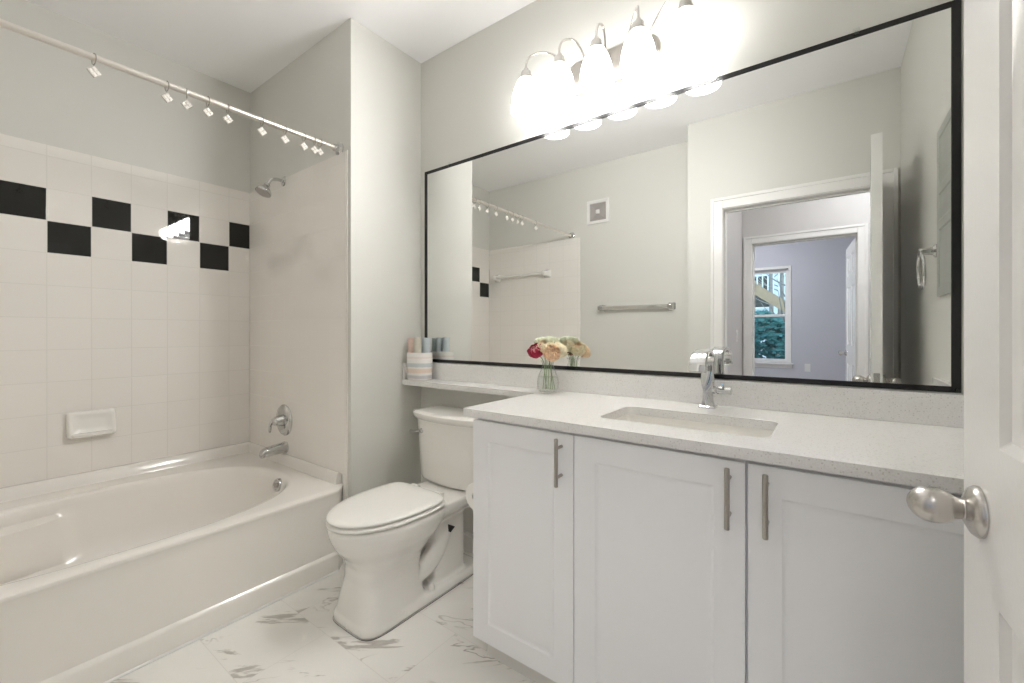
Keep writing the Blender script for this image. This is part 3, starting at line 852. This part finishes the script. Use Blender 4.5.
def build_shower():
    x = -2.57
    t = thing('bath_shower', 'chrome shower head on a bent arm near the tile top', 'shower head', (x, YW, 2.03))
    bm = new_bm(); lathe(bm, (x, YW, 2.032), (0, -1, 0), [(.0005, .032), (.004, .032), (.010, .026), (.016, .014)], 28); part('flange', bm, 'chrome', t)
    d = Vector((.05, -.42, -.90)).normalized()
    e = Vector((x, YW - .098, 1.990))
    bm = new_bm(); tube(bm, spline([(x, YW - .002, 2.032), (x, YW - .045, 2.034), (x, YW - .078, 2.022), e], 6), .0092, 14); part('arm', bm, 'chrome', t, smooth=60)
    bm = new_bm(); lathe(bm, e - d * .004, d, [(0, .012), (.006, .016), (.014, .017), (.018, .013), (.022, .019), (.034, .029), (.048, .040), (.057, .043), (.063, .041)], 32); hd = part('head', bm, 'chrome', t, smooth=50)
    bm = new_bm(); lathe(bm, e + d * .0595, d, [(0, .039), (.002, .038), (.004, .024), (.003, .018), (.005, .008)], 32)
    for k in range(12):
        a = 2 * PI * k / 12; u, v, w = frame_from(d); lathe(bm, e + d * .0615 + (u * math.cos(a) + v * math.sin(a)) * .031, d, [(0, .0025), (.004, .002)], 8)
    part('spray_face', bm, 'grille', hd)
    x = -2.556; y = YW - .008
    t = thing('shower_valve', 'round chrome shower valve with lever handle', 'shower valve', (x, y, .64))
    bm = new_bm(); lathe(bm, (x, y, .64), (0, -1, 0), [(.0005, .090), (.004, .090), (.010, .084), (.014, .070), (.016, .040), (.016, .034), (.026, .032)], 48); part('escutcheon', bm, 'chrome', t, smooth=50)
    bm = new_bm(); lathe(bm, (x, y - .024, .64), (0, -1, 0), [(0, .034), (.012, .031), (.026, .027), (.036, .022), (.040, .015)], 32); hub = part('hub', bm, 'chrome', t, smooth=50)
    bm = new_bm(); tube(bm, spline([(x, y - .052, .648), (x - .020, y - .060, .640), (x - .040, y - .063, .612), (x - .050, y - .062, .572)], 6), [.013] * 6 + [.011] * 6 + [.009] * 6 + [.007], 14); part('lever', bm, 'chrome', hub, smooth=60)
    t = thing('tub_spout', 'short chrome tub spout low on the tiled end wall', 'tub spout', (-2.545, y, .482))
    bm = new_bm(); rs = []
    for dy, dz, hw, hz in ((.0005, 0, .033, .033), (.004, 0, .033, .033), (.006, 0, .030, .030), (.06, -.003, .029, .028), (.11, -.008, .028, .026), (.128, -.013, .027, .024), (.136, -.017, .021, .018)):
        rs.append([(-2.545 + a, y - dy, .484 + dz + c) for a, c in rrect(0, 0, hw, hz, min(hw, hz) * .8, 6)])
    rings(bm, rs); part('spout_body', bm, 'chrome', t, smooth=50)
    bm = new_bm(); lathe(bm, (-2.547, y - .116, .474), (0, 0, -1), [(0, .014), (.014, .014), (.015, .011), (.008, .010)], 20); part('spout_outlet', bm, 'chrome', t)
    # ceramic soap dish
    t = thing('soap_dish', 'white ceramic soap dish fixed on the tiled wall', 'soap dish', (XL + .008, .482, .69))
    xx = XL + .008; bm = new_bm()
    def sr(h, k, r, x, zc=.69, yc=.482): return [(x + (zc - z) * (.22 if x > xx + .004 else 0), y, z) for y, z in rrect(yc, zc, h, k, r, 6)]
    rings(bm, [sr(.092, .066, .016, xx + .0005), sr(.092, .066, .016, xx + .012), sr(.090, .064, .018, xx + .022), sr(.086, .060, .018, xx + .030), sr(.080, .054, .018, xx + .033), sr(.070, .044, .018, xx + .031), sr(.058, .032, .016, xx + .025), sr(.04, .018, .012, xx + .023)])
    part('dish_body', bm, 'ceramic', t, smooth=50)
    bm = new_bm(); rings(bm, [[(xx + .03 + q, y, .641 + dz) for y, dz in rrect(.482, 0, h_, .008, .007, 4)] for q, h_ in ((0, .078), (.016, .078), (.022, .072))]); part('dish_lip', bm, 'ceramic', t, smooth=50)
build_shower()

# ceramic bar on the wall at the head of the tub (seen in the mirror)
def build_bars():
    y = YR + .008
    t = thing('ceramic_towel_bar', 'white ceramic towel bar on tiled wall, mirrored', 'towel bar', (-2.58, y, 1.735))
    for x in (-2.90, -2.27):
        bm = new_bm(); rings(bm, [[(a, y + d, c) for a, c in rrect(x, 1.735, h, h, .012, 4)] for h, d in ((.040, .0005), (.038, .010), (.026, .030), (.024, .075), (.018, .082))]); part('post', bm, 'ceramic', t, smooth=50)
    bm = new_bm(); tube(bm, [(-2.90, y + .058, 1.735), (-2.27, y + .058, 1.735)], .0125, 16); part('bar', bm, 'porcelain_bar', t)
    y = YR
    t = thing('towel_bar', 'chrome towel bar on plain grey wall, mirrored below the vent', 'towel bar', (-1.37, y, 1.37))
    for x in (-1.682, -1.06):
        bm = new_bm(); rings(bm, [[(a, y + d, c) for a, c in rrect(x, 1.37, h, h, .008, 4)] for h, d in ((.030, .0005), (.030, .006), (.022, .012), (.018, .030), (.019, .068), (.014, .074))]); part('post', bm, 'chrome', t, smooth=50)
    bm = new_bm(); rings(bm, [[(x, y + .052 + a, 1.37 + c) for a, c in rrect(0, 0, .009, .017, .004, 3)] for x in (-1.682, -1.06)]); part('bar', bm, 'bright_chrome', t)
    # exhaust vent
    t = thing('vent_grille', 'square white framed vent high on the grey wall, mirrored', 'vent', (-1.725, y, 2.265))
    bm = new_bm()
    def sq(h, d): return [(a, y + d, c) for a, c in rrect(-1.725, 2.265, h, h, .006, 3)]
    rings(bm, [sq(.111, .0005), sq(.111, .010), (sq(.106, .016)), sq(.082, .016), sq(.080, .006)], True, True, False); part('frame', bm, 'trim', t)
    bm = new_bm()
    rings(bm, [sq(.082, .003), sq(.082, .006)])
    for h in (.076, .064, .052, .040, .028):
        rings(bm, [sq(h, .005), sq(h, .013), sq(h - .004, .013), sq(h - .004, .005)], True, False, False)
    part('grille', bm, 'grille', t, label='grey concentric grille')
    bm = new_bm(); rings(bm, [sq(.018, .005), sq(.018, .016), sq(.014, .018)]); part('centre_boss', bm, 'trim', t)
    # towel ring on the right wall
    x, yy, z = XR, 1.05, 1.465
    t = thing('towel_ring', 'chrome towel ring on the right wall, seen in the mirror', 'towel ring', (x, yy, z))
    bm = new_bm(); lathe(bm, (x, yy, z), (-1, 0, 0), [(.0005, .026), (.006, .026), (.012, .016), (.040, .012), (.044, .014), (.052, .012)], 24); part('post', bm, 'chrome', t)
    bm = new_bm(); torus(bm, (x - .045, yy, z - .073), (1, 0, .04), .070, .0055, 40, 10); part('ring', bm, 'chrome', t)
    # mirrored medicine cabinet on the right wall
    t = thing('medicine_cabinet', 'grey green panelled medicine cabinet on the right wall, seen in mirror', 'cabinet', (XR, 1.35, 1.28))
    bm = new_bm(); box(bm, XR - .004, XR - .0005, 1.122, 1.574, 1.286, 1.890); part('body', bm, 'trim', t, bevel=.002)
    bm = new_bm(); panel_slab(bm, .46, .612, .006, [(.03, .03, .43, .245), (.03, .275, .43, .375), (.03, .405, .43, .582)], [(.006, .003), (.014, .003), (.03, .0)], Matrix.Translation((XR - .0105, 1.58, 1.283)) @ Matrix.Rotation(-PI / 2, 4, 'Z'), both=False); part('door', bm, 'grey_green', t, smooth=25)
build_bars()

# ------------------------------------------------------------------ entry door standing open at the right
def six_panel(w, h): 
    st, mu = .122, .07; pw = (w - 2 * st - mu) / 2
    rows = ((.24, .824), (1.006, 1.60), (1.71, h - .105))
    return [(a, r0, a + pw, r1) for a in (st, st + pw + mu) for r0, r1 in rows]
def build_door():
    E = Vector((.146, .837, .012)); Hh = Vector((.190, .020, .012))
    d = (Hh - E).normalized(); w = (Hh - E).length; nr = Vector((-d.y, d.x, 0))       # from free edge to hinge; nr into the leaf
    mt = Matrix((( d.x, nr.x, 0, E.x), (d.y, nr.y, 0, E.y), (0, 0, 1, E.z), (0, 0, 0, 1)))
    bm = new_bm(); panel_slab(bm, w, 2.03, .040, six_panel(w, 2.03), [(.010, .007), (.022, .009), (.030, .009), (.060, .002)], mt)
    o = finish('door_1', bm, M['door'], E, 25, .0015); o.location = E; ORG[o.name] = E.copy()
    props(o, 'white six panel entry door standing open at the right edge', 'door', kind='structure')
    c = E + d * .0625 + Vector((0, 0, .927 - .012)); ax = -nr
    for sgn, base in ((1, c), (-1, c + nr * .040)):
        a = ax * sgn
        bm = new_bm(); lathe(bm, base, a, [(.0003, .0315), (.004, .0315), (.009, .028), (.013, .020), (.015, .015)], 40); rs = part('rosette', bm, 'satin', o, smooth=50, label='satin nickel rosette')
        bm = new_bm(); lathe(bm, base + a * .0115, a, [(0, .0135), (.004, .0122), (.005, .0112), (.006, .0122), (.009, .0135), (.014, .0167), (.020, .0200), (.027, .0220), (.034, .0225), (.041, .0214), (.047, .0184), (.052, .0138), (.0555, .0078), (.057, .002)], 48)
        kn = part('door_knob', bm, 'satin', o, smooth=60, label='satin nickel egg shaped knob')
        if sgn == 1:
            bm = new_bm(); lathe(bm, base + a * .0105 + d * .012 + Vector((0, 0, -.015)), a, [(0, .0028), (.0015, .0028), (.002, .002)], 12); part('release_hole', bm, 'blackmetal', rs)
    bm = new_bm(); box(bm, -.0005, .0012, .0085, .0315, .90, .955, mt)
    part('latch_plate', bm, 'satin', o)
    for z in (.18, 1.0, 1.80):
        bm = new_bm(); lathe(bm, Hh + nr * .047 + d * .004 + Vector((0, 0, z)), (0, 0, 1), [(0, .006), (.09, .006), (.093, .003)], 12); part('hinge', bm, 'satin', o)
    # bedroom door seen through the hall
    Hb = Vector((.187, YH - .13, .012)); db = Vector((-.07, -.99, 0)).normalized(); nb = Vector((-db.y, db.x, 0)); wb = .79
    mt = Matrix(((db.x, nb.x, 0, Hb.x), (db.y, nb.y, 0, Hb.y), (0, 0, 1, Hb.z), (0, 0, 0, 1)))
    bm = new_bm(); panel_slab(bm, wb, 2.015, .035, six_panel(wb, 2.015), [(.010, .007), (.022, .009), (.030, .009), (.060, .002)], mt)
    o = finish('door_2', bm, M['door'], Hb, 25, .0015); o.location = Hb; ORG[o.name] = Hb.copy()
    props(o, 'white panelled bedroom door across the hall, seen in the mirror', 'door', kind='structure')
    c = Hb + db * (wb - .06) + Vector((0, 0, .92))
    for sgn, base in ((-1, c), (1, c + nb * .035)):
        bm = new_bm(); lathe(bm, base, nb * sgn, [(.0003, .032), (.008, .028), (.02, .012), (.032, .014), (.05, .026), (.066, .022), (.07, .004)], 24); part('door_knob', bm, 'satin', o, smooth=60)
build_door()

# ------------------------------------------------------------------ bedroom window
def build_window():
    b = new_bm(); w = .045
    for (x0, x1, z0, z1) in ((WX0 - .04, WX0, WZ0, WZ1 + .04), (WX1, WX1 + .04, WZ0, WZ1 + .04), (WX0, WX1, WZ1, WZ1 + .04)):
        box(b, x0, x1, YB, YB + .014, z0, z1)
    o = struct('window_1', b, 'trim', bevel=.002)
    ORG[o.name] = Vector((0, 0, 0))
    b = new_bm(); box(b, WX0 - .07, WX1 + .07, YB - .02, YB + .045, WZ0 - .022, WZ0); box(b, WX0 - .05, WX1 + .05, YB, YB + .014, WZ0 - .075, WZ0 - .022); part('window_sill', b, 'trim', o, bevel=.003)
    zm = 1.40
    for yy, z0, z1 in ((YB - .055, WZ0, zm + .02), (YB - .09, zm - .02, WZ1)):
        b = new_bm(); s = .04
        box(b, WX0, WX0 + s, yy, yy + .03, z0, z1); box(b, WX1 - s, WX1, yy, yy + .03, z0, z1); box(b, WX0 + s, WX1 - s, yy, yy + .03, z0, z0 + (.055 if z0 == WZ0 else .035)); box(b, WX0 + s, WX1 - s, yy, yy + .03, z1 - (.035 if z0 == WZ0 else .05), z1)
        f = part('sash', b, 'trim', o, bevel=.002)
        b = new_bm(); box(b, WX0 + s - .005, WX1 - s + .005, yy + .013, yy + .017, z0 + .03, z1 - .03); part('pane', b, 'pane', f, smooth=0)
build_window()

b = new_bm(); box(b, -.7195, -.714, -1.249, -1.179, 1.06, 1.175); lsw = solo('light_switch', b, 'trim', 'white light switch on the hall wall, seen in mirror', 'light switch', (-.7195, -1.214, 1.06), bevel=.002)
b = new_bm(); box(b, -.714, -.708, -1.222, -1.206, 1.095, 1.14); part('rocker', b, 'trim', lsw, bevel=.001)
b = new_bm(); box(b, -.30, -.23, YB + .0005, YB + .006, .585, .70); ot = solo('wall_outlet', b, 'trim', 'white outlet plate on bedroom wall right of the window', 'outlet', (-.265, YB, .585), bevel=.002)
for z in (.615, .655):
    b = new_bm(); box(b, -.283, -.247, YB + .006, YB + .0075, z, z + .028); part('socket', b, 'trim', ot, bevel=.001)

# lamps added out of view in hall and bedroom for fill light
t = thing('bedroom_fill_lamp', 'added fill lamp on the bedroom ceiling, out of view', 'ceiling lamp', (-1.0, -2.7, ZC))
b = new_bm(); lathe(b, (-1.0, -2.7, ZC), (0, 0, -1), [(.0005, .17), (.02, .17), (.03, .155)], 40); part('canopy', b, 'satin', t)
b = new_bm(); lathe(b, (-1.0, -2.7, ZC - .02), (0, 0, -1), [(0, .15), (.03, .145), (.06, .115), (.08, .07), (.088, .01)], 40); part('fill_dome', b, 'bed_fill', t, smooth=60)
t = thing('hall_fill_lamp', 'added fill lamp on the hall ceiling, out of view', 'ceiling lamp', (.35, -.85, ZC))
b = new_bm(); lathe(b, (.35, -.85, ZC), (0, 0, -1), [(.0005, .17), (.02, .17), (.03, .155)], 40); part('canopy', b, 'satin', t)
b = new_bm(); lathe(b, (.35, -.85, ZC - .02), (0, 0, -1), [(0, .15), (.03, .145), (.06, .115), (.08, .07), (.088, .01)], 40); part('fill_dome', b, 'hall_fill', t, smooth=60)

# ------------------------------------------------------------------ things on the counter
def build_basket():
    cx, cy, z0 = -1.811, 1.592, .8905
    rot = Matrix.Translation((cx, cy, z0)) @ Matrix.Rotation(math.radians(4), 4, 'Z')
    bm = new_bm()
    def rr(h, k, z): return [(x, y, z) for x, y in superell(0, 0, h, k, 2.6, 48)]
    rings(bm, [rr(.062, .046, 0), rr(.068, .051, .005), rr(.071, .0545, .08), rr(.072, .0555, .146), rr(.071, .0545, .150), rr(.069, .0525, .147), rr(.067, .0505, .01), rr(.05, .03, .008)])
    o = finish('fabric_basket', bm, M['stripes'], (0, 0, 0), 50); o.location = (cx, cy, z0); o.rotation_euler = (0, 0, math.radians(4))
    props(o, 'small striped fabric basket of rolled cloths on the ledge', 'basket')
    def roll(lx, ly, r, h, mat, label, seed):
        random.seed(seed); bm = new_bm()
        base = rot @ Vector((lx, ly, .010))
        # spiral wound cloth
        n = 64; turns = 2.6; inner, outer = [], []
        pts = []
        for i in range(n + 1):
            a = 2 * PI * turns * i / n; rad = .006 + (r - .009) * i / n
            pts.append((rad, a))
        lo, hi = [], []
        th = .0032
        for rad, a in pts:
            lo.append(((rad - th) * math.cos(a), (rad - th) * math.sin(a))); hi.append(((rad + th) * math.cos(a), (rad + th) * math.sin(a)))
        prof = lo + hi[::-1]
        rs = []
        for z, k in ((0, 1), (h - .006, 1), (h - .001, .985), (h, .96)):
            rs.append([(base.x + x * k, base.y + y * k, base.z + z) for x, y in prof])
        R = rings(bm, rs, True, False, False)
        for e, fl in ((0, True), (len(R) - 1, False)):
            row = R[e]; L = len(row)
            for i in range(n):
                q = (row[i], row[i + 1], row[L - 2 - i], row[L - 1 - i])
                bm.faces.new(q[::-1] if fl else q)
        solo('rolled_washcloth', bm, mat, label, 'washcloth', (base.x, base.y, base.z), 'rolled washcloths in the basket', smooth=60)
    roll(-.036, -.022, .0215, .218, 'towel_peach', 'peach rolled washcloth at the left of the striped basket', 1)
    roll(.011, -.024, .0235, .222, 'towel_sage', 'beige rolled washcloth in the middle of the striped basket', 2)
    roll(.043, .010, .0225, .219, 'towel_blue', 'pale blue rolled washcloth at the right of the basket', 3)
    roll(-.036, .022, .0205, .216, 'towel_teal', 'dusty teal rolled washcloth behind the peach and beige ones', 4)
    roll(.004, .027, .0200, .220, 'towel_blue', 'second pale blue rolled washcloth, at the back of the basket', 5)
build_basket()

def build_flowers():
    vx, vy, z0 = -.970, 1.566, .8905
    bm = new_bm()
    outp = [(0, .032), (.003, .040), (.02, .045), (.045, .047), (.07, .043), (.10, .031), (.120, .024), (.132, .026), (.140, .031)]
    inn = [(.140, .0295), (.132, .0245), (.120, .0225), (.10, .0293), (.07, .0413), (.045, .0452), (.02, .0432), (.008, .036)]
    rs = [[(vx + r * math.cos(2 * PI * k / 40), vy + r * math.sin(2 * PI * k / 40), z0 + h) for k in range(40)] for h, r in outp + inn]
    rings(bm, rs); v = solo('glass_vase', bm, 'clear', 'small clear glass vase of flowers near the counter corner', 'vase', (vx, vy, z0), smooth=60)
    bm = new_bm(); lathe(bm, (vx, vy, z0 + .0115), (0, 0, 1), [(-.003, .0365), (.009, .0431), (.034, .0451), (.058, .0412)], 40); part('water', bm, 'water', v, smooth=60)
    def petal(bm, c, u, vv, w, R, th, ph, wid, open_):
        """petal patch wrapped on a sphere of radius R round axis w"""
        grid = []
        for i in range(6):
            row = []
            for j in range(5):
                s = i / 5; q = (j / 4 - .5) * 2
                lat = -.9 + (th + .9) * s
                half = wid * math.sin(PI * (.12 + .80 * s)) ** .6
                lon = ph + q * half / max(.25, math.cos(lat) if lat < 1.3 else .3)
                rr = R * (1 + open_ * s * s - .05 * q * q)
                row.append(bm.verts.new(c + (u * math.cos(lon) + vv * math.sin(lon)) * rr * math.cos(lat) + w * rr * math.sin(lat)))
            grid.append(row)
        for i in range(5):
            for j in range(4):
                bm.faces.new((grid[i][j], grid[i][j + 1], grid[i + 1][j + 1], grid[i + 1][j]))
    def flower(c, R, mats, label, face, seed):
        random.seed(seed)
        c = Vector(c); foot = Vector((vx + random.uniform(-.024, .024), vy + random.uniform(-.024, .024), z0 + .016))
        neck = Vector((vx + (c.x - vx) * .36, vy + (c.y - vy) * .36, z0 + .135))
        w = ((c - neck).normalized() + face * Vector((.38, -.62, .12))).normalized(); u, vv, w = frame_from(w)
        t = thing('ranunculus_flower', label, 'flower', foot, 'cut flowers in the glass vase')
        bm = new_bm(); tube(bm, spline([foot, (foot + neck) / 2 + Vector((0, 0, 0)), neck, neck * .45 + c * .55, c - w * R * .6], 5), .0016, 8); part('stem', bm, 'stem', t, smooth=60)
        for li, (mat, layers) in enumerate(mats):
            bm = new_bm()
            for k, (fr, th, cnt, wid, op) in enumerate(layers):
                for i in range(cnt):
                    petal(bm, c, u, vv, w, R * fr * random.uniform(.96, 1.04), th + random.uniform(-.08, .08), 2 * PI * i / cnt + k * 1.1 + random.uniform(-.1, .1), wid, op)
            o = part('petals', bm, mat, t, smooth=180)
            sd = o.modifiers.new('thick', 'SOLIDIFY'); sd.thickness = .0006
    full = [(1.0, .15, 9, .40, .14), (.95, .40, 9, .38, .10), (.86, .62, 9, .35, .06), (.76, .82, 8, .32, .02)]
    core = [(.64, .98, 8, .30, 0), (.50, 1.12, 7, .30, -.05), (.36, 1.22, 6, .34, -.1), (.2, 1.3, 4, .5, -.1)]
    flower((-1.008, 1.529, 1.073), .034, [('red_petal', full), ('pink_petal', core)], 'crimson flower low at the left of the vase', .9, 1)
    flower((-.930, 1.532, 1.064), .0345, [('peach_petal', full + core)], 'peach flower low at the right of the vase', .9, 2)
    flower((-.972, 1.548, 1.092), .034, [('cream_petal', full + core)], 'cream flower high in the middle of the bouquet', .6, 3)
    flower((-1.014, 1.580, 1.112), .030, [('pale_petal', full + core)], 'pale green white flower above the crimson one', .25, 4)
    flower((-.930, 1.595, 1.078), .037, [('cream_petal', full), ('peach_petal', core)], 'cream flower with peach heart behind the peach one', -.3, 5)
    flower((-.972, 1.618, 1.090), .030, [('cream_petal', full + core)], 'cream flower at the back, seen in the mirror', -.8, 6)
    flower((-.965, 1.585, 1.118), .027, [('pale_petal', full + core)], 'topmost pale green white flower of the bouquet', .2, 8)
build_flowers()

# ------------------------------------------------------------------ outdoors beyond the bedroom window
def leaves(bm, c, R, n, size, squash=(1, 1, 1)):
    for _ in range(n):
        d = Vector((random.gauss(0, 1), random.gauss(0, 1), random.gauss(0, 1))).normalized() * R * random.uniform(.55, 1.0) ** .5
        p = Vector(c) + Vector((d.x * squash[0], d.y * squash[1], d.z * squash[2]))
        a = Vector((random.gauss(0, 1), random.gauss(0, 1), random.gauss(0, .6))).normalized(); u, v, w = frame_from(a)
        s = size * random.uniform(.6, 1.3)
        bm.faces.new([bm.verts.new(p + u * s * x + v * s * .45 * y + w * s * .1 * abs(y)) for x, y in ((-1, 0), (0, -1), (1, 0), (0, 1))])
random.seed(21)
b = new_bm(); box(b, -14, 10, -30, YB - .3, -1.3, -1.2); struct('ground', b, 'ground')
spots = [(-1.15, -6.6, .48, .78, ''), (-2.6, -8.6, .55, 1.0, ''), (-4.6, -8.9, .3, .95, ''), (.7, -8.0, .4, .85, '')]
for i, (x, y, z, R, wd) in enumerate(spots):
    t = thing('evergreen_shrub', ['blue green shrub outside the bedroom window, lower right', 'blue green shrub filling the lower window panes', 'blue green shrub outside the window at the left', 'blue green shrub beyond the right window frame'][i], 'shrub', (x, y, -1.2), 'shrubs outside the window')
    bm = new_bm(); leaves(bm, (x, y, z), R, 4500, .075, (.9, .75, 1.45)); part('foliage', bm, 'leaf', t, smooth=0)
    bm = new_bm()
    for k in range(5):
        a = 2 * PI * k / 5; tube(bm, spline([(x, y, -1.2), (x + .2 * math.cos(a), y + .2 * math.sin(a), -.6), (x + .6 * math.cos(a), y + .5 * math.sin(a), .3)], 4), [.04] * 4 + [.02] * 5, 6)
    part('stem', bm, 'bark', t)
for i, (x, y, r, lean) in enumerate(((-.80, -8.3, .04, .10), (-1.12, -12.2, .09, -.06), (-1.42, -13.2, .06, .12), (-1.0, -14.6, .10, .02), (-1.75, -15.4, .09, -.05))):
    t = thing('bare_tree', ['slim bare sapling nearest the right side of the bedroom window', 'thicker bare tree just behind the deck stair outside', 'leaning thin bare tree behind the deck stair outside', 'thickest bare tree, far behind the deck stair outside', 'bare tree standing nearest the neighbouring house outside'][i], 'tree', (x, y, -1.2), 'bare trees outside the window')
    bm = new_bm(); tube(bm, spline([(x, y, -1.2), (x + lean * .4, y, 1), (x + lean, y, 3.5), (x + lean * 1.3, y, 7)], 5), [r] * 6 + [r * .8] * 5 + [r * .6] * 5, 10); part('trunk', bm, 'bark', t, smooth=60)
    bm = new_bm()
    for k in range(12):
        z = .9 + k * .32; a = random.uniform(0, 2 * PI); L = random.uniform(.6, 1.3)
        p0 = Vector((x + lean * z / 4, y, z)); tube(bm, spline([p0, p0 + Vector((math.cos(a) * L * .5, math.sin(a) * L * .4, L * .25)), p0 + Vector((math.cos(a) * L, math.sin(a) * L * .6, L * .7))], 3), [.02, .018, .016, .012, .01, .008, .005], 6)
    part('branches', bm, 'bark', t)
# neighbouring deck with a stair, and the house behind
t = thing('timber_deck', 'tan timber deck with white railing and stair outside the window', 'deck', (-2.6, -10.4, -1.2))
DS = .42      # height of the platform above two metres
b = new_bm(); box(b, -3.6, -1.6, -11.2, -9.8, 2.02 + DS, 2.12 + DS)
for x in (-3.5, -1.7): box(b, x - .06, x + .06, -9.95, -9.83, -1.2, 2.02 + DS)
part('platform', b, 'deckwood', t)
b = new_bm(); sl = Matrix.Translation((-1.65, -9.85, 2.05 + DS)) @ Matrix.Rotation(math.radians(36), 4, 'Y')
box(b, 0, 2.2, -.05, .0, -.24, .02, sl); box(b, 0, 2.2, -.95, -.90, -.24, .02, sl); part('stair_stringer', b, 'deckwood', t)
b = new_bm(); box(b, 0, 2.2, -.04, .0, .80, .86, sl)
box(b, -3.6, -1.6, -9.86, -9.80, 2.95 + DS, 3.02 + DS)
for k in range(14): box(b, -3.55 + k * .14, -3.52 + k * .14, -9.85, -9.82, 2.12 + DS, 2.95 + DS)
for k in range(14):
    p = sl @ Vector((.08 + k * .155, 0, 0)); box(b, p.x - .015, p.x + .015, -9.88, -9.85, p.z, p.z + 1.0)
part('railing', b, 'railwhite', t)
t = thing('neighbour_house', 'pale grey sided house far outside the bedroom window', 'house', (-4.5, -19, -1.2))
b = new_bm(); box(b, -8.5, -1.65, -21, -18.5, -1.2, 6); 
for k in range(36): box(b, -8.5, -1.65, -18.5, -18.48, -1.2 + k * .2, -1.2 + k * .2 + .17)
part('wall', b, 'siding', t)
for x in (-2.9, -5.2):
    b = new_bm(); box(b, x, x + .9, -18.48, -18.44, 2.2, 3.7); w_ = part('window', b, 'railwhite', t)
    b = new_bm(); box(b, x + .07, x + .83, -18.44, -18.43, 2.27, 3.63); part('pane', b, 'black', w_)
b = new_bm(); box(b, -8.8, -1.4, -21.3, -18.2, 6, 6.2); part('roof', b, 'bark', t)
